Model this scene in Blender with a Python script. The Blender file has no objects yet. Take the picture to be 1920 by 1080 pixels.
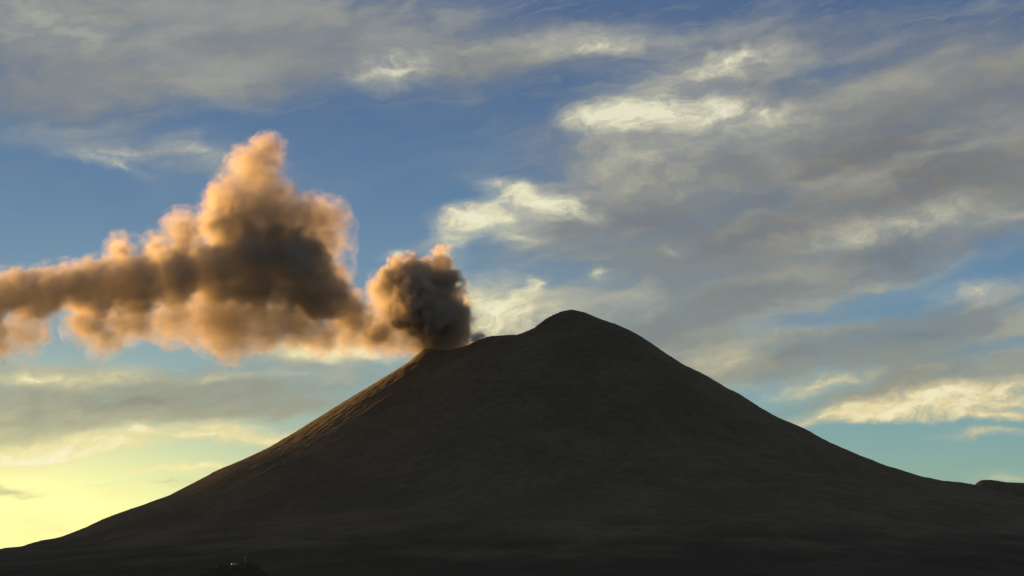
import bpy, math, random
import numpy as np
from mathutils import Vector, Matrix

S = bpy.context.scene
C = S.collection
RAD = math.radians

# ---------------------------------------------------------------- camera
F = 3700.0                      # focal length in pixels of the 1920 px wide photograph
PITCH = 7.95                    # degrees above the horizon
cam = bpy.data.objects.new('camera', bpy.data.cameras.new('camera'))
C.objects.link(cam)
cam.location = (0, 0, 0)
cam.rotation_euler = (RAD(90 + PITCH), 0, 0)
cam.data.sensor_width = 36
cam.data.lens = 36 * F / 1920
cam.data.clip_start = 1
cam.data.clip_end = 900000
S.camera = cam

# ---------------------------------------------------------------- exposure, engine
S.render.engine = 'CYCLES'
S.view_settings.view_transform = 'Standard'
S.view_settings.look = 'None'
S.view_settings.exposure = 2.85
S.view_settings.gamma = 1.0
S.view_settings.use_curve_mapping = False
cy = S.cycles
cy.use_denoising = True
cy.use_adaptive_sampling = True
cy.adaptive_threshold = 0.02
cy.max_bounces = 18
cy.volume_bounces = 16
cy.transparent_max_bounces = 40
cy.volume_step_rate = 1.6
cy.volume_max_steps = 512

SUN_AZ, SUN_EL = -45.0, -1.70     # degrees: left of the view direction, above the level; from 4000 m up the true horizon lies lower still

# ---------------------------------------------------------------- pixel <-> direction
def ray(px, py):
    """world direction of a photograph pixel"""
    p = RAD(PITCH)
    x, u = (px - 960) / F, (540 - py) / F
    return Vector((x, math.cos(p) - u * math.sin(p), math.sin(p) + u * math.cos(p)))
def at(px, py, Y):
    d = ray(px, py)
    return d * (Y / d.y)
def azel(px, py):
    d = ray(px, py).normalized()
    return math.degrees(math.atan2(d.x, d.y)), math.degrees(math.asin(d.z))
PPD = F * math.pi / 180         # pixels per degree

def lin(r, g, b):
    f = lambda c: (c / 255 / 12.92) if c / 255 <= 0.04045 else ((c / 255 + 0.055) / 1.055) ** 2.4
    return (f(r), f(g), f(b), 1.0)

# ---------------------------------------------------------------- tiny node language
class T:
    """helper round a node tree: numbers, sockets and maths"""
    def __init__(self, nt): self.nt = nt
    def new(self, kind, **props):
        n = self.nt.nodes.new(kind)
        for k, v in props.items(): setattr(n, k, v)
        return n
    def put(self, sock, v):
        if isinstance(v, bpy.types.NodeSocket): self.nt.links.new(v, sock)
        else: sock.default_value = v
    def m(self, op, a, b=None, c=None, clamp=False):
        n = self.new('ShaderNodeMath', operation=op, use_clamp=clamp)
        self.put(n.inputs[0], a)
        if b is not None: self.put(n.inputs[1], b)
        if c is not None: self.put(n.inputs[2], c)
        return n.outputs[0]
    def add(self, a, b): return self.m('ADD', a, b)
    def sub(self, a, b): return self.m('SUBTRACT', a, b)
    def mul(self, a, b): return self.m('MULTIPLY', a, b)
    def smooth(self, x, lo, hi, a=0.0, b=1.0):
        n = self.new('ShaderNodeMapRange', interpolation_type='SMOOTHSTEP')
        for s, v in zip(n.inputs[:5], (x, lo, hi, a, b)): self.put(s, v)
        return n.outputs[0]
    def v(self, op, a, b=None, scale=None, out=0):
        n = self.new('ShaderNodeVectorMath', operation=op)
        self.put(n.inputs[0], a)
        if b is not None: self.put(n.inputs[1], b)
        if scale is not None: self.put(n.inputs['Scale'], scale)
        return n.outputs[out]
    def xyz(self, x, y, z):
        n = self.new('ShaderNodeCombineXYZ')
        for s, v in zip(n.inputs, (x, y, z)): self.put(s, v)
        return n.outputs[0]
    def sep(self, v):
        n = self.new('ShaderNodeSeparateXYZ'); self.put(n.inputs[0], v)
        return n.outputs
    def noise(self, vec, scale, detail=3, rough=0.5, lac=2.0, dist=0.0, out=0):
        n = self.new('ShaderNodeTexNoise')
        self.put(n.inputs['Vector'], vec)
        for k, v in (('Scale', scale), ('Detail', detail), ('Roughness', rough), ('Lacunarity', lac), ('Distortion', dist)):
            self.put(n.inputs[k], v)
        return n.outputs[out]
    def mix(self, f, a, b, blend='MIX'):
        n = self.new('ShaderNodeMix', data_type='RGBA', blend_type=blend)
        n.clamp_factor = True
        self.put(n.inputs[0], f); self.put(n.inputs[6], a); self.put(n.inputs[7], b)
        return n.outputs[2]
    def ramp(self, x, stops):
        n = self.new('ShaderNodeValToRGB'); self.put(n.inputs[0], x)
        el = n.color_ramp.elements
        while len(el) < len(stops): el.new(0.5)
        for e, (p, c) in zip(el, stops): e.position = p; e.color = c
        return n.outputs[0]

# ---------------------------------------------------------------- world: sky with thin clouds
W = bpy.data.worlds.new('World'); S.world = W
W.cycles.sampling_method = 'MANUAL'; W.cycles.sample_map_resolution = 256
W.use_nodes = True
W.node_tree.nodes.clear()
t = T(W.node_tree)
out = t.new('ShaderNodeOutputWorld'); bg = t.new('ShaderNodeBackground')
t.nt.links.new(bg.outputs[0], out.inputs[0])
bg.inputs[1].default_value = 0.1
dirv = t.new('ShaderNodeTexCoord').outputs['Generated']
dx, dy, dz = t.sep(t.v('NORMALIZE', dirv))
az = t.mul(t.m('ARCTAN2', dx, dy), 180 / math.pi)
el = t.mul(t.m('ARCSINE', dz), 180 / math.pi)

sky = t.new('ShaderNodeTexSky')
sky.sky_type = 'NISHITA'; sky.sun_disc = False
sky.sun_elevation = RAD(SUN_EL + 1.75); sky.sun_rotation = RAD(SUN_AZ)
sky.altitude = 4000; sky.air_density = 1.0; sky.dust_density = 1.5; sky.ozone_density = 3.0

K = 10.0 / 2 ** 2.85                        # 1 / background strength
# colour of the clear air by elevation (0..40 degrees)
e40 = t.m('DIVIDE', el, 40.0, clamp=True)
clear = t.ramp(e40, [(0.0, lin(176, 186, 132)), (0.05, lin(140, 170, 150)), (0.10, lin(116, 156, 160)),
                     (0.17, lin(98, 136, 162)), (0.26, lin(82, 116, 152)), (0.37, lin(74, 99, 136)),
                     (0.6, lin(72, 96, 136)), (1.0, lin(60, 84, 132))])
# glow of the low sun at the left edge
SG = azel(-120, 1010)
p = t.xyz(t.mul(t.sub(az, SG[0]), 1 / 10.0), t.mul(t.sub(el, SG[1]), 1 / 3.3), 0.0)
glow = t.m('EXPONENT', t.mul(t.v('DOT_PRODUCT', p, p, out=1), -1.0))
p2 = t.xyz(t.mul(t.sub(az, SG[0]), 1 / 26.0), t.mul(t.sub(el, SG[1]), 1 / 9.0), 0.0)
glow2 = t.m('EXPONENT', t.mul(t.v('DOT_PRODUCT', p2, p2, out=1), -1.0))
clear = t.mix(t.mul(glow2, 0.35), clear, lin(190, 200, 170))
clear = t.mix(t.m('MULTIPLY', glow, 1.25, clamp=True), clear, (1.10, 1.04, 0.40, 1))

# coordinates of the cloud sheet (degrees), stirred by noise
base = t.xyz(az, el, 0.0)
st = t.xyz(t.mul(az, 0.55), el, 0.0)
w1 = t.v('SCALE', t.v('SUBTRACT', t.noise(st, 0.45, 3, 0.55, out=1), (0.5, 0.5, 0.5)), scale=2.6)
w2 = t.v('SCALE', t.v('SUBTRACT', t.noise(st, 2.2, 4, 0.6, out=1), (0.5, 0.5, 0.5)), scale=0.8)
warp = t.v('ADD', base, t.v('MULTIPLY', t.v('ADD', w1, w2), (1.0, 0.5, 0.0)))
# streaky and puffy noises
tilt = t.new('ShaderNodeMapping'); tilt.inputs['Rotation'].default_value = (0, 0, RAD(-10))
t.put(tilt.inputs[0], warp)
sv = t.v('MULTIPLY', tilt.outputs[0], (0.28, 1.0, 1.0))
n_str = t.noise(sv, 1.6, 7, 0.55)
n_fine = t.noise(t.v('MULTIPLY', tilt.outputs[0], (0.5, 1.0, 1.0)), 2.6, 8, 0.6)
n_big = t.noise(sv, 0.45, 4, 0.5)
n_mid = t.smooth(t.noise(t.v('MULTIPLY', tilt.outputs[0], (0.35, 1.0, 1.0)), 0.55, 3, 0.5), 0.36, 0.62)

def blobs(lst, coord):
    acc = None
    for (px, py, rx, ry, rot, amp) in lst:
        a, e = azel(px, py)
        mp = t.new('ShaderNodeMapping', vector_type='TEXTURE')
        mp.inputs['Location'].default_value = (a, e, 0)
        mp.inputs['Rotation'].default_value = (0, 0, RAD(rot))
        mp.inputs['Scale'].default_value = (rx * 1.5 / PPD, ry * 1.5 / PPD, 1)
        t.put(mp.inputs[0], coord)
        g = t.new('ShaderNodeTexGradient', gradient_type='QUADRATIC_SPHERE')
        t.put(g.inputs[0], mp.outputs[0])
        n = t.new('ShaderNodeMath', operation='MULTIPLY_ADD')
        t.put(n.inputs[0], g.outputs['Fac']); n.inputs[1].default_value = amp
        t.put(n.inputs[2], acc if acc is not None else 0.0)
        acc = n.outputs[0]
    return acc

VEIL = [  # px, py, rx, ry, tilt, amount : grey beige sheets
    (180, 60, 480, 130, 0, 1.5), (640, 70, 420, 120, 4, 1.3), (330, 160, 420, 60, 8, .8), (60, 200, 240, 70, 0, .7),
    (1000, 110, 330, 60, 4, 1.0), (1500, 60, 500, 80, 0, .55), (1350, 130, 200, 70, 8, 1.1),
    (1300, 290, 380, 130, 0, 1.7), (1650, 300, 420, 190, 10, 2.6), (1900, 250, 300, 180, 0, 2.0), (1150, 420, 300, 90, 8, 1.7),
    (1450, 440, 420, 100, 5, 2.0), (1720, 430, 320, 70, 10, 1.2), (1300, 560, 440, 70, 8, 1.6), (1560, 510, 300, 50, 18, 1.5),
    (1000, 600, 300, 70, -6, 1.5), (1250, 630, 260, 60, 0, 1.6),
    (1500, 660, 330, 50, 8, 1.8), (1750, 620, 330, 60, 10, 1.8), (1900, 700, 320, 70, 5, 1.6), (1650, 740, 300, 45, 8, 1.0),
    (250, 745, 460, 60, 0, 2.6), (80, 700, 300, 30, 0, 1.2), (0, 785, 300, 55, 6, 3.0), (600, 680, 330, 60, -8, .9), (480, 760, 200, 40, 0, .6),
    (300, 290, 260, 50, -4, .55), (20, 915, 80, 14, 0, 1.4), (330, 910, 220, 10, 0, .5),
]
LITE = [  # cream sunlit parts
    (380, 888, 200, 8, 1, 1.6), (130, 852, 230, 9, 5, 1.6), (430, 826, 150, 8, -3, 1.2), (560, 700, 160, 12, 0, .6),
    (150, 70, 220, 60, 0, .55), (60, 30, 120, 60, 0, .5), (640, 50, 160, 40, 5, .35),
    (735, 130, 120, 36, 12, 1.6), (1090, 80, 240, 26, 4, 1.15), (1130, 100, 120, 16, 6, .9), (880, 40, 120, 40, 0, .4),
    (1330, 125, 190, 42, 8, 1.4), (1400, 96, 100, 20, 6, .8), (1700, 160, 200, 30, 0, .35), (1860, 10, 120, 24, 0, .5), (1460, 10, 170, 24, 0, .35),
    (1230, 220, 170, 36, 3, 2.7), (1160, 232, 90, 26, 0, 1.2), (1450, 222, 160, 40, 0, .9), (1200, 300, 220, 50, 0, .7),
    (1230, 360, 260, 40, 0, .35), (1500, 340, 120, 20, 0, .3),
    (1010, 374, 120, 24, -14, 2.3), (900, 412, 95, 26, 0, 2.9), (840, 470, 40, 50, 20, 1.1), (960, 455, 110, 24, -6, .9),
    (1760, 412, 260, 42, 6, .75), (1560, 440, 180, 30, 6, .4),
    (930, 578, 110, 50, 0, 1.9), (1050, 600, 180, 40, 0, .5), (1000, 690, 100, 40, 0, .3),
    (1240, 560, 200, 30, 0, .25), (1830, 550, 120, 22, -6, .8), (1500, 620, 190, 24, 8, .5), (1350, 670, 110, 26, 0, .7), (1530, 720, 150, 26, 6, 1.0),
    (1830, 742, 260, 24, 5, 1.9), (1730, 772, 260, 16, 2, 1.7), (1860, 786, 180, 10, 0, 1.3), (1640, 768, 80, 18, 0, 1.1), (1860, 815, 120, 12, 0, 1.1), (1910, 900, 90, 12, 0, .9),
    (60, 705, 130, 20, 0, 1.2), (230, 695, 130, 18, 0, .8), (400, 708, 80, 12, 0, .6), (610, 646, 100, 26, 0, 3.0), (700, 665, 120, 20, 0, .8),
    (220, 296, 150, 26, -3, .8), (215, 322, 90, 12, -12, .6), (370, 288, 100, 20, -12, .75), (350, 255, 140, 26, 8, .3),
    (752, 471, 44, 14, 0, 1.0), (1105, 517, 20, 14, 0, 1.0), (1005, 540, 20, 14, 20, 1.0), (1262, 466, 30, 16, 0, .6), (30, 522, 60, 12, 0, .8),
    (150, 835, 250, 26, 8, 1.9), (450, 815, 120, 24, -6, 1.4), (60, 850, 160, 30, 10, 1.2), (300, 882, 260, 12, 0, 1.0), (220, 920, 90, 10, 0, .9),
    (290, 812, 50, 8, 0, .9), (520, 830, 90, 16, 0, .7), (120, 985, 300, 40, 0, 1.2),
]
veil = t.add(blobs(VEIL, warp), t.mul(t.smooth(el, 3, 12), 0.13))
lite = blobs([(a, b, c_ * 1.15, d * 1.25, e, f * (1.35 if b < 800 else 1.1)) for a, b, c_, d, e, f in LITE], warp)
# clouds everywhere else on the dome, so the sky holds from any side
outside = t.m('MAXIMUM', t.smooth(t.m('ABSOLUTE', az), 17, 24), t.smooth(el, 17.5, 24))
gen = t.mul(t.mul(outside, t.smooth(n_big, 0.34, 0.54)), t.smooth(el, 0.0, 6.0))
veil = t.add(veil, t.mul(gen, 2.0))
a_veil = t.smooth(t.mul(veil, t.add(t.mul(n_str, 1.25), t.add(t.mul(n_fine, 0.2), 0.27))), 0.08, 1.15)
a_veil = t.mul(a_veil, t.add(t.mul(t.smooth(n_fine, 0.3, 0.7), 0.20), 0.78))
streak = t.smooth(t.noise(t.v('MULTIPLY', tilt.outputs[0], (0.16, 1.0, 1.0)), 3.4, 9, 0.62), 0.42, 0.68)
a_veil = t.mul(a_veil, t.add(0.78, t.mul(n_mid, 0.22)))
a_veil = t.m('MAXIMUM', a_veil, t.mul(streak, t.mul(t.smooth(veil, 0.0, 0.5), 0.5)))
a_lite = t.smooth(t.mul(lite, t.add(t.mul(n_fine, 1.7), t.add(t.mul(n_str, 0.6), -0.42))), 0.02, 1.55)
a_lite = t.m('MAXIMUM', a_lite, t.mul(t.smooth(lite, 0.0, 1.6), t.add(0.22, t.mul(n_str, 0.4))))

vcol = t.ramp(e40, [(0.0, lin(190, 178, 128)), (0.06, lin(172, 160, 124)), (0.12, lin(148, 142, 118)), (0.18, lin(130, 132, 124)),
                    (0.28, lin(132, 130, 118)), (0.40, lin(146, 146, 136)), (1.0, lin(140, 134, 122))])
# thick parts of the sheet are darker and browner
thick = t.smooth(t.mul(veil, t.add(n_str, 0.25)), 0.9, 2.6)
vcol = t.mix(t.mul(thick, 0.85), vcol, lin(108, 102, 93))
lcol = t.ramp(e40, [(0.0, lin(255, 238, 150)), (0.05, lin(255, 236, 160)), (0.09, lin(226, 202, 146)), (0.16, lin(216, 204, 164)),
                    (0.26, lin(214, 208, 178)), (0.34, lin(196, 192, 168)), (0.42, lin(168, 166, 152)), (1.0, lin(150, 150, 145))])
vcol = t.mix(0.12, vcol, lin(160, 146, 118))
vcol = t.mix(t.mul(glow, 0.35), vcol, lin(250, 232, 150))
lcol = t.mix(t.mul(glow2, 0.5), lcol, lin(255, 240, 160))
col = t.mix(a_veil, clear, vcol)
sheen = t.smooth(t.noise(sv, 0.8, 6, 0.5), 0.45, 0.70)
col = t.mix(t.mul(t.mul(sheen, t.smooth(veil, 0.0, 0.8)), 0.30), col, lcol)
col = t.mix(a_lite, col, lcol)
hot = t.smooth(t.mul(lite, t.mul(n_fine, n_fine)), 0.30, 0.85)
col = t.mix(t.mul(hot, 0.55), col, lin(255, 250, 214))
# physical sky carries part of the light (and the tint of the air) under the cloud colours
tot = t.mix(0.06, t.v('SCALE', col, scale=K), sky.outputs[0])
# below the horizon: dark land
below = t.smooth(el, -2.0, -0.6)
tot = t.mix(below, (0.25, 0.24, 0.2, 1), tot)
t.put(bg.inputs[0], tot)

# ---------------------------------------------------------------- sun
sl = bpy.data.lights.new('sun', 'SUN')
sl.energy = 5.0; sl.angle = RAD(0.5); sl.color = (1.0, 0.47, 0.115)
sun = bpy.data.objects.new('sun', sl); C.objects.link(sun)
sd = Vector((math.sin(RAD(SUN_AZ)) * math.cos(RAD(SUN_EL)), math.cos(RAD(SUN_AZ)) * math.cos(RAD(SUN_EL)), math.sin(RAD(SUN_EL))))
sun.rotation_euler = sd.to_track_quat('Z', 'Y').to_euler()
sun.location = sd * 5000

# ---------------------------------------------------------------- small helpers
def mesh_obj(name, verts, faces, mat, parent=None, smooth=True):
    me = bpy.data.meshes.new(name)
    me.from_pydata([tuple(v) for v in verts], [], [tuple(f) for f in faces])
    me.update()
    if smooth: me.polygons.foreach_set('use_smooth', [True] * len(me.polygons))
    if mat: me.materials.append(mat)
    o = bpy.data.objects.new(name, me); C.objects.link(o)
    if parent: o.parent = parent
    return o
def thing(o, label, cat, group=None):
    o['label'] = label; o['category'] = cat
    if group: o['group'] = group
    return o
def material(name):
    m = bpy.data.materials.new(name); m.use_nodes = True
    m.node_tree.nodes.clear()
    return m, T(m.node_tree)

# vectorised gradient noise
_rng = np.random.RandomState(7)
_perm = _rng.permutation(256); _perm = np.concatenate([_perm, _perm, _perm])
_ang = _rng.rand(256) * 2 * np.pi
_gx, _gy = np.cos(_ang), np.sin(_ang)
def pn(x, y):
    xi, yi = np.floor(x).astype(int), np.floor(y).astype(int)
    fx, fy = x - xi, y - yi
    u, v = fx * fx * fx * (fx * (fx * 6 - 15) + 10), fy * fy * fy * (fy * (fy * 6 - 15) + 10)
    def g(ix, iy, ax, ay):
        h = _perm[(_perm[ix & 255] + iy) & 511] & 255
        return _gx[h] * ax + _gy[h] * ay
    a = g(xi, yi, fx, fy); b = g(xi + 1, yi, fx - 1, fy)
    c = g(xi, yi + 1, fx, fy - 1); d = g(xi + 1, yi + 1, fx - 1, fy - 1)
    return (a + (b - a) * u) * (1 - v) + (c + (d - c) * u) * v
def fbm(x, y, o=5, g=0.5):
    s, a = 0, 1.0
    for i in range(o):
        s = s + a * pn(x + 17.3 * i, y - 9.1 * i); x, y, a = x * 2.03, y * 2.03, a * g
    return s
def ridged(x, y, o=5):
    s, a = 0, 1.0
    for i in range(o):
        s = s + a * (1 - 2.4 * np.abs(pn(x + 5.7 * i, y + 3.3 * i))); x, y, a = x * 2.1, y * 2.1, a * 0.5
    return s / 2

# ---------------------------------------------------------------- the volcano
Y0 = 11000.0                     # distance of the crater
LEFT = [(797, 653.0), (780, 667), (765, 680.2), (743, 694.6), (712, 714), (687, 729.4), (640, 758.5), (600, 783.8), (555, 812.5), (500, 845.4), (455, 866.9), (410, 886.5), (368, 909.5), (325, 932.2), (267, 954.3), (230, 966.9), (202, 978.3), (177, 991.4), (130, 1010), (90, 1017.4), (63, 1026.6), (33, 1030), (0, 1037), (-200, 1056), (-500, 1083)]
RIGHT = [(1073, 582.2), (1097, 588.0), (1123, 599.5), (1160, 612.7), (1190, 626.5), (1220, 646.0), (1243, 662.9), (1280, 687.3), (1331, 713.7), (1364, 734.4), (1388, 745.9), (1394, 750.2), (1428, 772.9), (1463, 793.7), (1490, 804.3), (1520, 818.6), (1526, 823.2), (1552, 837.2), (1603, 860.7), (1653, 881), (1719, 903.2), (1770, 915.2), (1805, 918.6), (1828, 923.6), (1920, 951), (2200, 1007), (2600, 1062)]
RIM = [(797, 652.7), (807, 656.5), (827, 657), (857, 649), (887, 636), (917, 629.6), (950, 628.3), (974, 627.4), (980, 628), (1000, 622.5), (1017, 616), (1040, 598),
       (1060, 585.5), (1073, 580.5)]
def sil(pts):
    P = [at(px, py, Y0) for px, py in pts]
    return np.array([q.x for q in P]), np.array([q.z for q in P])
lx, lz = sil(LEFT); rx_, rz = sil(RIGHT); mx, mz = sil(RIM)
xL, xR = lx[0], rx_[0]
cx, A, B = (xL + xR) / 2, (xR - xL) / 2, 300.0
def PL(s): return np.interp(s, np.append(xL - lx, [5500, 9000]), np.append(lz, [-160, -320]))
def PR(s): return np.interp(s, np.append(rx_ - xR, [6500, 9500]), np.append(rz, [-150, -320]))
def rim_h(th):
    y = Y0 + B * np.sin(th)
    x = (cx + A * np.cos(th)) * Y0 / y
    h = np.interp(x, mx, mz) * (y / Y0)
    back = np.clip(np.sin(th), 0, 1)
    return h - back * 40
def height(x, y):
    X, Yy = x - cx, y - Y0
    r = np.hypot(X, Yy); th = np.arctan2(Yy, X)
    R = 1 / np.sqrt((np.cos(th) / A) ** 2 + (np.sin(th) / B) ** 2)
    s = r - R
    so = np.maximum(s, 0)
    w = 0.5 + 0.5 * np.cos(th); w = w * w * (3 - 2 * w)
    z = PL(so) * (1 - w) + PR(so) * w
    base0 = PL(0.0) * (1 - w) + PR(0.0) * w
    z = z + (rim_h(th) - base0) * np.exp(-so / 650)
    # gullies running down the flanks, fading where the outline was measured
    edge = np.clip(1 - np.abs(np.cos(th)) ** 6, 0.05, 1) * np.where(np.cos(th) < 0, 0.55, 1.0)
    amp = np.clip(so / 900, 0.05, 1) * 10 * edge
    u, v = np.cos(th), np.sin(th)
    warp_ = fbm(x / 900, y / 900, 3) * 0.35
    z = z + amp * (ridged(th * 9 + warp_ * 2, so / 2600 + 3) - 0.45)
    z = z + amp * 0.6 * (ridged(th * 26 + warp_ * 4, so / 1400 + 8, 4) - 0.45)
    z = z + np.clip(so / 500, 0.12, 1) * (edge * 0.8 + 0.2) * 10 * fbm(x / 260, y / 260, 5)
    z = z + 3.2 * fbm(x / 44, y / 44, 4) * np.clip(so / 300 + 0.35, 0, 1)
    z = z + 5.0 * np.maximum(ridged(x / 120 + 2, y / 120, 4) - 0.62, 0) * np.clip(so / 200, .2, 1)
    lowland = np.clip((so - 2600) / 2500, 0, 1)
    z = z + lowland * 38 * fbm(x / 900 + 4, y / 900, 4)
    # crater bowl
    q = np.clip(r / R, 0, 1)
    bowl = 1 - np.clip((q - 0.35) / 0.65, 0, 1) ** 1.6
    z = np.where(s < 0, z - 260 * bowl + 6 * fbm(x / 60, y / 60, 4) * bowl, z)
    return z

def ground_mat(name, lo, hi, forest, scale=1.0):
    m, q = material(name)
    o = q.new('ShaderNodeOutputMaterial'); b = q.new('ShaderNodeBsdfPrincipled')
    q.nt.links.new(b.outputs[0], o.inputs[0])
    pos = q.new('ShaderNodeNewGeometry').outputs['Position']
    n1 = q.noise(pos, 0.0022 * scale, 6, 0.6)
    n2 = q.noise(pos, 0.02 * scale, 5, 0.65)
    c = q.mix(q.smooth(n1, 0.38, 0.62), lo, hi)
    c = q.mix(q.mul(q.smooth(n2, 0.4, 0.7), 0.45), c, tuple(v * 0.55 for v in lo[:3]) + (1,))
    z = q.sep(pos)[2]
    line = q.add(z, q.mul(q.sub(n1, 0.5), 420.0))
    c = q.mix(q.smooth(line, 190, -30), c, forest)      # tree line
    q.put(b.inputs['Base Color'], c)
    b.inputs['Roughness'].default_value = 0.95
    b.inputs['Specular IOR Level'].default_value = 0.1
    bp = q.new('ShaderNodeBump'); bp.inputs['Strength'].default_value = 0.3; bp.inputs['Distance'].default_value = 6.0
    q.put(bp.inputs['Height'], n2); q.put(b.inputs['Normal'], bp.outputs[0])
    return m
M_rock = ground_mat('volcanic_sand', (0.072, 0.071, 0.057, 1), (0.092, 0.089, 0.070, 1), (0.034, 0.035, 0.028, 1))
M_forest = ground_mat('dark_forest', (0.05, 0.048, 0.038, 1), (0.06, 0.058, 0.045, 1), (0.05, 0.048, 0.038, 1), 3)

# polar grid: fine near the rim, coarse far away
nT = 1100
rr = np.concatenate([np.linspace(0, 250, 12)[:-1], np.linspace(250, 700, 60)[:-1], 700 * (9900 / 700) ** np.linspace(0, 1, 230)])
TH = np.linspace(-math.pi, math.pi, nT, endpoint=False)
Rg, Tg = np.meshgrid(rr, TH, indexing='ij')
gx, gy = cx + Rg * np.cos(Tg), Y0 + Rg * np.sin(Tg)
gz = height(gx, gy)
gz[-1] = -330
verts = np.stack([gx, gy, gz], -1).reshape(-1, 3)
ii, jj = np.meshgrid(np.arange(len(rr) - 1), np.arange(nT), indexing='ij')
a_ = ii * nT + jj; b_ = ii * nT + (jj + 1) % nT
faces = np.stack([a_, a_ + nT, b_ + nT, b_], -1).reshape(-1, 4)
me = bpy.data.meshes.new('volcano')
me.vertices.add(len(verts)); me.vertices.foreach_set('co', verts.ravel())
me.loops.add(faces.size); me.loops.foreach_set('vertex_index', faces.ravel())
me.polygons.add(len(faces)); me.polygons.foreach_set('loop_start', np.arange(0, faces.size, 4))
me.polygons.foreach_set('loop_total', np.full(len(faces), 4))
me.update(calc_edges=True); me.validate()
me.polygons.foreach_set('use_smooth', [True] * len(me.polygons))
me.materials.append(M_rock)
volcano = bpy.data.objects.new('volcano', me); C.objects.link(volcano)
volcano['kind'] = 'structure'

# land all round, curving away as the earth does: plateau under the volcano, lowland beyond it
EARTH = 6.371e6
gr = np.concatenate([np.linspace(0, 9000, 6), np.linspace(9500, 30000, 30), 30000 * (800000 / 30000) ** np.linspace(0, 1, 70)[1:]])
gt = np.linspace(-math.pi, math.pi, 180, endpoint=False)
GR, GT = np.meshgrid(gr, gt, indexing='ij')
gxx, gyy = GR * np.cos(GT), Y0 + GR * np.sin(GT)
q_ = np.clip((GR - 10500) / 9000, 0, 1); q_ = q_ * q_ * (3 - 2 * q_)
gzz = -345 - 1400 * q_ - GR ** 2 / (2 * EARTH) + 12 * fbm(gxx / 2600, gyy / 2600, 4) * (GR > 9900)
v = np.stack([gxx, gyy, gzz], -1).reshape(-1, 3)
f = [(i * 180 + j, (i + 1) * 180 + j, (i + 1) * 180 + (j + 1) % 180, i * 180 + (j + 1) % 180) for i in range(len(gr) - 1) for j in range(180)]
g = mesh_obj('ground', v, f, M_forest); g['kind'] = 'structure'

# the ridge that shows at the right edge, behind the flank
def patch(name, x0, x1, y0, y1, nx, ny, fn, mat):
    X, Yv = np.meshgrid(np.linspace(x0, x1, nx), np.linspace(y0, y1, ny))
    v = np.stack([X, Yv, fn(X, Yv)], -1).reshape(-1, 3)
    f = [(j * nx + i, j * nx + i + 1, (j + 1) * nx + i + 1, (j + 1) * nx + i) for j in range(ny - 1) for i in range(nx - 1)]
    o = mesh_obj(name, v, f, mat); o['kind'] = 'structure'
    return o
YR = 12500.0
RID = [(1700, 990), (1815, 925), (1829, 909), (1836, 902), (1841, 900), (1855, 899.5), (1868, 901), (1887, 904), (1920, 905.7), (2000, 903), (2100, 912), (2300, 940), (2600, 1000)]
rpx = np.array([at(a, b, YR).x for a, b in RID]); rpz = np.array([at(a, b, YR).z for a, b in RID])
def ridge_h(X, Yv):
    d = (Yv - YR) / 650
    return np.interp(X, rpx, rpz + 320) * np.exp(-d * d) - 320 + 22 * fbm(X / 200, Yv / 200, 5) * np.clip(np.abs(d) * 2, 0.08, 1)
patch('hills', rpx[0], rpx[-1] + 800, YR - 1900, YR + 1900, 260, 120, ridge_h, M_rock)

# the low wooded knoll in front with the mountain lodge
YK = 6300.0
KN = [(340, 1110), (378, 1078), (392, 1068), (410, 1063), (428, 1061), (445, 1057.5), (462, 1056), (474, 1059), (488, 1069), (500, 1078), (530, 1105), (560, 1125)]
kx = np.array([at(a, b, YK).x for a, b in KN]); kz = np.array([at(a, b, YK).z for a, b in KN])
def knoll_h(X, Yv):
    d = (Yv - YK) / 120
    return np.interp(X, kx, kz + 130) * np.exp(-d * d) - 130 + (3 * fbm(X / 14, Yv / 14, 4)) * np.clip(np.abs(d) * 2, 0.25, 1) - 200 * np.clip(np.abs(d) - 2.2, 0, 1)
patch('knoll', kx[0] - 20, kx[-1] + 20, YK - 380, YK + 380, 120, 120, knoll_h, M_forest)

# ---------------------------------------------------------------- ash clouds
def ash_material(name, colour, aniso, film):
    """the cloud itself scatters as a volume; its outermost wisps are a very thin ash-coloured film"""
    m, q = material(name)
    o = q.new('ShaderNodeOutputMaterial')
    pv = q.new('ShaderNodeVolumePrincipled')
    pv.inputs['Color'].default_value = colour
    pv.inputs['Density'].default_value = 1.0
    pv.inputs['Density Attribute'].default_value = 'density'
    pv.inputs['Anisotropy'].default_value = aniso
    q.nt.links.new(pv.outputs[0], o.inputs['Volume'])
    f, q = material(name + '_edge')
    o = q.new('ShaderNodeOutputMaterial')
    tr = q.new('ShaderNodeBsdfTransparent'); df = q.new('ShaderNodeBsdfTranslucent')
    df.inputs[0].default_value = colour
    mx_ = q.new('ShaderNodeMixShader')
    fac = q.new('ShaderNodeLayerWeight'); fac.inputs[0].default_value = 0.5
    pos = q.new('ShaderNodeNewGeometry').outputs['Position']
    nn = q.smooth(q.noise(pos, 0.006, 4), 0.4, 0.7)
    q.put(mx_.inputs[0], q.mul(q.mul(q.sub(1.0, q.smooth(fac.outputs['Facing'], 0.2, 0.9)), nn), film))
    q.nt.links.new(tr.outputs[0], mx_.inputs[1]); q.nt.links.new(df.outputs[0], mx_.inputs[2])
    q.nt.links.new(mx_.outputs[0], o.inputs['Surface'])
    return m, f

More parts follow.
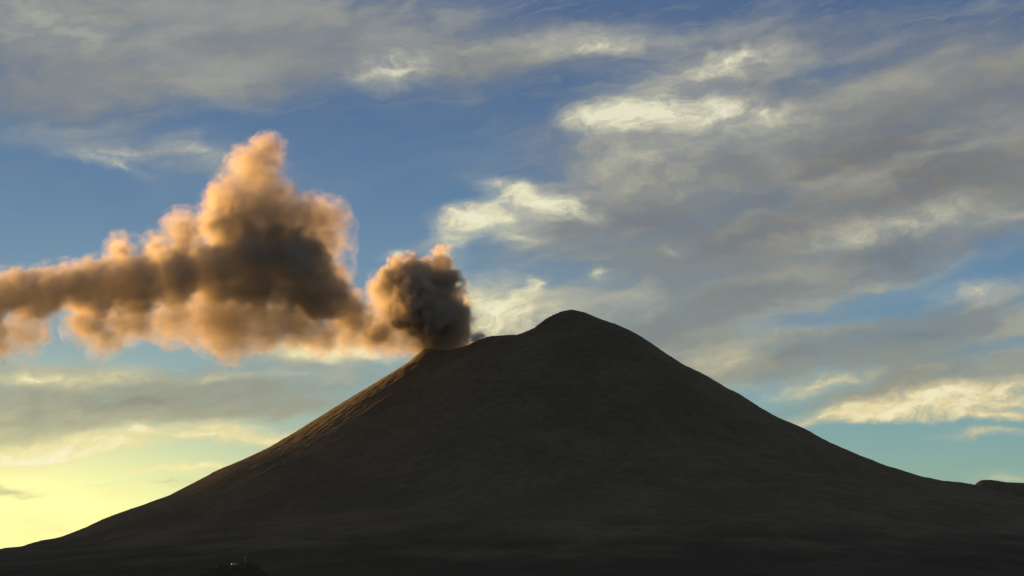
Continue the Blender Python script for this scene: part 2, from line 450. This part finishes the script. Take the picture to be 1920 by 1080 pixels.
PXM = Y0 / F                     # metres per photograph pixel at the crater
def spheres(lst, dy0=0.0, drift=0.0):
    """(px, py, radius in px[, depth offset in m]) -> centre, radius in metres"""
    r = []
    for e in lst:
        px, py, rad = e[:3]; d = e[3] if len(e) > 3 else 0.0
        if drift: d -= min(max((720 - px) / 130.0, 0.0), 1.0) * drift       # blown towards the viewer as well as to the left
        P = at(px, py, Y0 + dy0 + d)
        r.append((P, rad * P.y / F))
    return r

def ash_cloud(name, label, dense, thin, dens, thin_dens, voxel, mats, seed, grow=26.0, k=40.0, bump=1.0, cell=(150.0, 55.0), soft=34.0):
    """dense and thin: lists of (centre, radius). The outline is their smooth union, broken up by billow noise."""
    # closed outer shape of the cloud
    import bmesh
    bm = bmesh.new()
    for c, r in dense + thin:
        bmesh.ops.create_icosphere(bm, subdivisions=3, radius=r + grow, matrix=Matrix.Translation(c))
    me = bpy.data.meshes.new(name); bm.to_mesh(me); bm.free()
    tmp = bpy.data.objects.new(name + '_tmp', me); C.objects.link(tmp)
    rm = tmp.modifiers.new('r', 'REMESH'); rm.mode = 'VOXEL'; rm.voxel_size = max(3.0, min(14.0, grow * .5)); rm.use_smooth_shade = True
    sm = tmp.modifiers.new('s', 'SMOOTH'); sm.iterations = 6
    dg = bpy.context.evaluated_depsgraph_get()
    hull = bpy.data.meshes.new_from_object(tmp.evaluated_get(dg)); hull.name = name
    bpy.data.objects.remove(tmp)
    from mathutils import noise as mn
    n = len(hull.vertices); co = np.empty(n * 3); no = np.empty(n * 3)
    hull.vertices.foreach_get('co', co); hull.vertex_normals.foreach_get('vector', no)
    co = co.reshape(-1, 3); no = no.reshape(-1, 3)
    for i in range(n):
        p = Vector(co[i]) / 85.0
        h = mn.fractal(p, 1.0, 2.1, 4)
        co[i] += no[i] * (h * 14.0 - 6.0) * min(1.0, grow / 26.0)
    hull.vertices.foreach_set('co', co.ravel()); hull.update()
    hull.polygons.foreach_set('use_smooth', [True] * len(hull.polygons))
    mv, mf = mats
    hull.materials.clear(); hull.materials.append(mf)
    ob = bpy.data.objects.new(name, hull); C.objects.link(ob)
    thing(ob, label, 'smoke'); ob['kind'] = 'thing'
    lo = co.min(0) - 2 * voxel; hi = co.max(0) + 2 * voxel
    # density: a geometry node field
    ng = bpy.data.node_groups.new(name + '_density', 'GeometryNodeTree')
    ng.interface.new_socket('Geometry', in_out='INPUT', socket_type='NodeSocketGeometry')
    ng.interface.new_socket('Geometry', in_out='OUTPUT', socket_type='NodeSocketGeometry')
    q = T(ng)
    gi, go = q.new('NodeGroupInput'), q.new('NodeGroupOutput')
    pos = q.new('GeometryNodeInputPosition').outputs[0]
    def nz(scale, detail, rough, off, out=0):
        return q.noise(q.v('ADD', pos, (off, off * 1.7, off * .6)), scale, detail, rough, out=out)
    w = q.v('SCALE', q.v('SUBTRACT', nz(1 / 170., 3, .5, seed * 311., 1), (.5, .5, .5)), scale=120.0 * bump)
    w2 = q.v('SCALE', q.v('SUBTRACT', nz(1 / 48., 2, .5, seed * 97., 1), (.5, .5, .5)), scale=26.0 * bump)
    P = q.v('ADD', pos, q.v('ADD', w, w2))
    def union(lst):
        acc = None
        for c, r in lst:
            d = q.sub(q.v('DISTANCE', P, tuple(c), out=1), r)
            acc = d if acc is None else q.m('SMOOTH_MIN', acc, d, k)
        return acc
    def billow(size, off):
        n_ = q.new('ShaderNodeTexVoronoi', feature='F1')
        q.put(n_.inputs['Vector'], q.v('ADD', P, (off, off, off))); q.put(n_.inputs['Scale'], 1 / size)
        return n_.outputs['Distance']
    bl = q.add(q.mul(q.sub(billow(cell[0], seed * 13.), .42), cell[0] * .32 * bump), q.mul(q.sub(billow(cell[1], seed * 57.), .42), cell[1] * .6 * bump))
    fine = q.mul(q.sub(nz(1 / 60., 5, .66, seed * 31.), .5), 125.0)
    rid = q.mul(q.m('ABSOLUTE', q.sub(nz(1 / 105., 3, .5, seed * 71.), .5)), -150.0 * bump)
    fine = q.add(fine, q.add(rid, 12.0 * bump))
    total = None
    if dense:
        d = q.add(q.add(union(dense), bl), fine)
        total = q.mul(q.smooth(d, 6.0, -soft), dens)
    if thin:
        d = q.add(q.add(union(thin), bl), q.mul(fine, 1.4))
        veil_ = q.mul(q.smooth(d, 16.0, -95.0), thin_dens)
        veil_ = q.mul(veil_, q.smooth(nz(1 / 210., 5, .55, seed * 211.), .3, .62, .35, 1.25))
        total = veil_ if total is None else q.add(total, veil_)
    vc = q.new('GeometryNodeVolumeCube')
    q.put(vc.inputs['Density'], total)
    vc.inputs['Min'].default_value = tuple(lo); vc.inputs['Max'].default_value = tuple(hi)
    for i, a in enumerate('XYZ'): vc.inputs['Resolution ' + a].default_value = max(8, int((hi[i] - lo[i]) / voxel))
    q.nt.links.new(vc.outputs[0], go.inputs[0])
    vd = bpy.data.volumes.new('smoke'); vd.materials.append(mv)
    vo = bpy.data.objects.new('smoke', vd); C.objects.link(vo); vo.parent = ob
    md = vo.modifiers.new('density', 'NODES'); md.node_group = ng
    return ob

ASH = ash_material('ash', (0.995, 0.93, 0.77, 1), 0.55, 0.05)
VOX = 8.0
col_dense = [(866, 650, 26), (846, 640, 38), (826, 622, 46), (838, 590, 48, 0), (852, 620, 42), (808, 588, 64, -60), (784, 570, 62, -80), (766, 548, 50, -60),
             (744, 524, 34, -20), (790, 535, 56, -20), (828, 530, 44), (850, 560, 32, 0), (822, 502, 32), (824, 484, 22), (768, 512, 40, -20), (872, 634, 20)]
col_thin = [(770, 628, 50), (735, 630, 42), (804, 648, 34), (700, 634, 34, 20), (745, 562, 58, 40), (730, 548, 46, 40), (760, 590, 62, 40), (736, 598, 46, 20), (800, 620, 48, 60)]
ash_cloud('smoke_column', 'dense brown ash column rising straight from the crater, lit orange on its left side', spheres(col_dense), spheres(col_thin),
          0.034, 0.021, VOX * .7, ASH, 3, soft=42.0)
def chain(pts, step=0.45):
    """spheres strung densely between the given ones"""
    o_ = []
    for a, b in zip(pts, pts[1:]):
        L = math.hypot(b[0] - a[0], b[1] - a[1]); n = max(1, int(L / (step * min(a[2], b[2]))))
        for i in range(n): o_.append(tuple(a[j] + (b[j] - a[j]) * i / n for j in range(4)))
    return o_ + [pts[-1]]
pl_dense = [  # the heart of the tower
            (470, 440, 34, -20), (545, 430, 24, 20), (512, 440, 36, 0), (590, 470, 28, 0), (615, 515, 34, 0), (560, 480, 52, 0), (520, 495, 66, 0), (430, 478, 50, -20), (580, 525, 58, 0)]
pl_dense += chain([(600, 545, 62, -30), (628, 562, 54, -30), (655, 584, 46, -30), (680, 602, 40, -30), (708, 622, 30, -20)], .8)       # towards the crater
pl_dense += chain([(560, 508, 76, -20), (470, 508, 78, -60), (400, 512, 70, -140), (330, 522, 66, -260), (260, 530, 64, -380), (180, 538, 60, -500),
                   (90, 549, 56, -640), (0, 559, 56, -800), (-100, 568, 62, -1000), (-330, 588, 74, -1400)], .6)          # the body drifting left
pl_dense += [(228, 472, 20, -380), (342, 446, 34, -160), (330, 466, 30, -160), (296, 470, 20, -200), (372, 474, 28, -100), (412, 425, 24, 0)]  # billows on its back
pl_thin = [(500, 292, 44, 0), (486, 300, 40, 0), (474, 322, 56, 20), (466, 356, 66, 0), (498, 350, 44, 0), (450, 390, 74, 10), (510, 395, 70, 0), (430, 425, 60, 20), (480, 430, 90, 0), (612, 418, 54, 20), (622, 460, 44, 20), (624, 505, 40, 20), (575, 412, 56, 0), (545, 410, 60, 0), (590, 450, 60, 0),
           (345, 440, 52, -120), (228, 468, 36, -340), (400, 425, 44, 0),
           (45, 618, 54, -600), (-30, 630, 62, -700), (15, 650, 34, -600), (165, 608, 52, -350), (188, 636, 44, -350), (250, 600, 54, -250), (320, 600, 56, -100), (390, 600, 66, 60), (430, 615, 72, 100),
           (430, 640, 42, 100), (490, 602, 68, 100), (548, 598, 66, 60), (220, 600, 46, -300), (600, 622, 56, 40), (650, 630, 42, 30), (690, 638, 36, 20), (735, 642, 34, 0), (775, 642, 30, 0), (300, 460, 36, -150), (-120, 635, 66, -800), (-250, 650, 80, -1100)]
ash_cloud('ash_plume', 'long towering ash plume drifting left from the volcano with orange underside', spheres(pl_dense, 0, 420), spheres(pl_thin, 60, 420),
          0.018, 0.0120, VOX * .88, ASH, 6, grow=30, bump=.85, soft=60.0)
ash_cloud('smoke_puff', 'tiny brown smoke puff on the crater rim right of the big column', spheres([(896, 632, 9), (905, 630, 8), (890, 638, 9), (910, 634, 5)], -250), [],
          0.06, 0, 3.0, ASH, 9, grow=8, k=10, bump=.25, cell=(40., 16.))

# ---------------------------------------------------------------- lodge, lamps, mast and trees on the knoll
def plain(name, colour, rough=.8, emit=None, strength=0, var=0.25, scale=3.0):
    m, q = material(name)
    o = q.new('ShaderNodeOutputMaterial'); b = q.new('ShaderNodeBsdfPrincipled')
    q.nt.links.new(b.outputs[0], o.inputs[0])
    n = q.noise(q.new('ShaderNodeTexCoord').outputs['Object'], scale, 4)
    q.put(b.inputs['Base Color'], q.mix(q.mul(n, var), colour, tuple(c * .5 for c in colour[:3]) + (1,)))
    b.inputs['Roughness'].default_value = rough
    if emit: b.inputs['Emission Color'].default_value = emit; b.inputs['Emission Strength'].default_value = strength
    return m
M_wall = plain('plaster', (.22, .19, .16, 1)); M_roof = plain('roof_sheet', (.12, .07, .05, 1)); M_steel = plain('galvanised_steel', (.42, .43, .42, 1), .5)
M_glass = plain('lit_window_glass', (.3, .25, .18, 1), .2, (1, .62, .3, 1), .06); M_lamp = plain('lamp_glass', (.8, .8, .8, 1), .3, (1, .84, .70, 1), .14)
M_lamp_dim = plain('dim_lamp_glass', (.6, .55, .5, 1), .3, (1, .8, .7, 1), .06)
M_bark = plain('bark', (.06, .045, .03, 1)); M_needle = plain('needles', (.05, .05, .04, 1), .9, var=.6, scale=.5)
def box(c, s):
    x, y, z = c; a, b, h = s[0] / 2, s[1] / 2, s[2] / 2
    v = [(x + i * a, y + j * b, z + k * h) for k in (-1, 1) for i, j in ((-1, -1), (1, -1), (1, 1), (-1, 1))]
    return v, [(0, 3, 2, 1), (4, 5, 6, 7), (0, 1, 5, 4), (1, 2, 6, 5), (2, 3, 7, 6), (3, 0, 4, 7)]
def join(ps):
    V, Fc = [], []
    for v, f in ps: n = len(V); V += v; Fc += [tuple(i + n for i in g_) for g_ in f]
    return V, Fc
def tube(p, q_, r0, r1, n=8):
    p, q_ = Vector(p), Vector(q_); d = (q_ - p).normalized(); u = d.orthogonal().normalized(); w = d.cross(u)
    v = [tuple(c + (u * math.cos(k * 2 * math.pi / n) + w * math.sin(k * 2 * math.pi / n)) * r) for c, r in ((p, r0), (q_, r1)) for k in range(n)]
    return v, [(k, (k + 1) % n, n + (k + 1) % n, n + k) for k in range(n)] + [tuple(range(n))[::-1], tuple(range(n, 2 * n))]
def part(name, shapes, mat, parent):
    return mesh_obj(name, *join(shapes), mat, parent, smooth=False)
def top(px, Y=YK):
    x = at(px, 1057, Y).x
    return Vector((x, Y, float(knoll_h(np.array([x]), np.array([Y]))[0])))
def root(name, loc, label, cat, group=None):
    e = bpy.data.objects.new(name, None); C.objects.link(e); e.location = loc
    return thing(e, label, cat, group)

L = root('mountain_lodge', top(440, YK - 6), 'small pale mountain lodge with a dark gable roof on the wooded knoll', 'lodge')
part('wall', [box((0, 0, 1.2), (15, 8, 4.4)), ([(-7.5, -4, 3.4), (-7.5, 4, 3.4), (-7.5, 0, 5.8), (7.5, -4, 3.4), (7.5, 4, 3.4), (7.5, 0, 5.8)], [(0, 2, 1), (3, 4, 5), (0, 3, 5, 2), (1, 2, 5, 4)])], M_wall, L)
rf = part('roof', [([(-8.2, -4.8, 3.1), (8.2, -4.8, 3.1), (8.2, 0, 6.0), (-8.2, 0, 6.0), (-8.2, -4.8, 3.35), (8.2, -4.8, 3.35), (8.2, 0, 6.25), (-8.2, 0, 6.25)], [(0, 3, 2, 1), (4, 5, 6, 7), (0, 1, 5, 4), (1, 2, 6, 5), (3, 0, 4, 7)]),
                ([(-8.2, 4.8, 3.1), (8.2, 4.8, 3.1), (8.2, 0, 6.0), (-8.2, 0, 6.0), (-8.2, 4.8, 3.35), (8.2, 4.8, 3.35), (8.2, 0, 6.25), (-8.2, 0, 6.25)], [(0, 1, 2, 3), (4, 7, 6, 5), (0, 4, 5, 1), (1, 5, 6, 2), (3, 7, 4, 0)])], M_roof, L)
part('chimney', [box((4, 1.5, 6.2), (1, 1, 2.2))], M_wall, rf)
for wx in (-5, -2, 4.5): part('window', [box((wx, -4.03, 1.9), (1.4, .1, 1.2))], M_glass, L)
part('door', [box((1.3, -4.03, 1.1), (1.2, .1, 2.2))], M_roof, L)

def lamp(px, Y, h, r, mat, label):
    b_ = top(px, Y); e = root('street_lamp', b_, label, 'street lamp', 'lamps on the wooded knoll')
    part('pole', [tube((0, 0, -.5), (0, 0, h), .16, .1), tube((0, 0, h), (0, -1.4, h + .3), .07, .06)], M_steel, e)
    part('lamp_head', [tube((0, -1.4, h + .35), (0, -1.4, h - .15), r * .4, r), tube((0, -1.4, h - .15), (0, -1.4, h - r), r, r * .5)], mat, e)
lamp(434, YK - 14, 5.5, 1.5, M_lamp, 'brightest white lamp, at the left end of the lodge')
lamp(444.5, YK - 3, 9.5, .8, M_lamp_dim, 'dimmer tall lamp rising behind the lodge roof')
lamp(406, YK - 16, 5, .8, M_lamp_dim, 'faint lamp on the left slope of the knoll, away from the lodge')

Mst = root('radio_mast', top(459), 'pale slender lattice mast standing on top of the knoll', 'mast')
legs = [(1.3 * math.cos(a), 1.3 * math.sin(a)) for a in (math.pi / 2, math.pi * 7 / 6, math.pi * 11 / 6)]
for lx_, ly_ in legs: part('leg', [tube((lx_, ly_, -1), (lx_ * .25, ly_ * .25, 24), .16, .1)], M_steel, Mst)
br = []
for k in range(12):
    z0, z1 = k * 2.0, k * 2.0 + 2.0; f0, f1 = 1 - .75 * z0 / 24, 1 - .75 * z1 / 24
    for i in range(3):
        a, b = legs[i], legs[(i + 1) % 3]
        br.append(tube((a[0] * f0, a[1] * f0, z0), (b[0] * f1, b[1] * f1, z1), .06, .06, 5)); br.append(tube((a[0] * f1, a[1] * f1, z1), (b[0] * f1, b[1] * f1, z1), .05, .05, 5))
part('bracing', br, M_steel, Mst)
part('dish', [tube((.2, -.6, 19), (.2, -1.1, 19.1), .3, 1.1, 14)], M_steel, Mst)
part('aerial', [tube((0, 0, 24), (0, 0, 28), .07, .04, 6)], M_steel, Mst)

# dense conifer wood covering the knoll: nobody could count it
rnd = random.Random(4)
V, Fc = [], []
def conifer(x, y, z, h, w):
    for k in range(4):
        n = 7; zb = z + h * (.12 + .2 * k); zt = min(z + h, zb + h * .36); r = w * (1 - .22 * k); a0 = rnd.random() * 6
        i0 = len(V)
        for j in range(n):
            a = a0 + j * 2 * math.pi / n; q_ = r * rnd.uniform(.65, 1.15)
            V.append((x + q_ * math.cos(a), y + q_ * math.sin(a), zb + rnd.uniform(-.4, .4)))
        V.append((x, y, zt if k < 3 else z + h))
        Fc.extend([(i0 + j, i0 + (j + 1) % n, i0 + n) for j in range(n)])
kX = np.array([rnd.uniform(kx[0], kx[-1]) for _ in range(2600)]); kY = np.array([rnd.uniform(YK - 230, YK + 60) for _ in range(2600)])
kZ = knoll_h(kX, kY)
lodge_x = L.location.x
for x, y, z in zip(kX, kY, kZ):
    if abs(x - lodge_x) < 16 and YK - 26 < y < YK + 8: continue
    if abs(x - (lodge_x - 10)) < 8 and y > YK - 45: continue
    h = rnd.uniform(4, 8); conifer(x, y, z - .5, h, h * .3)
w_ = mesh_obj('forest', V, Fc, M_needle, smooth=False); w_['kind'] = 'stuff'
w_['label'] = 'dark conifer wood covering the small knoll at the foot of the mountain'; w_['category'] = 'forest'
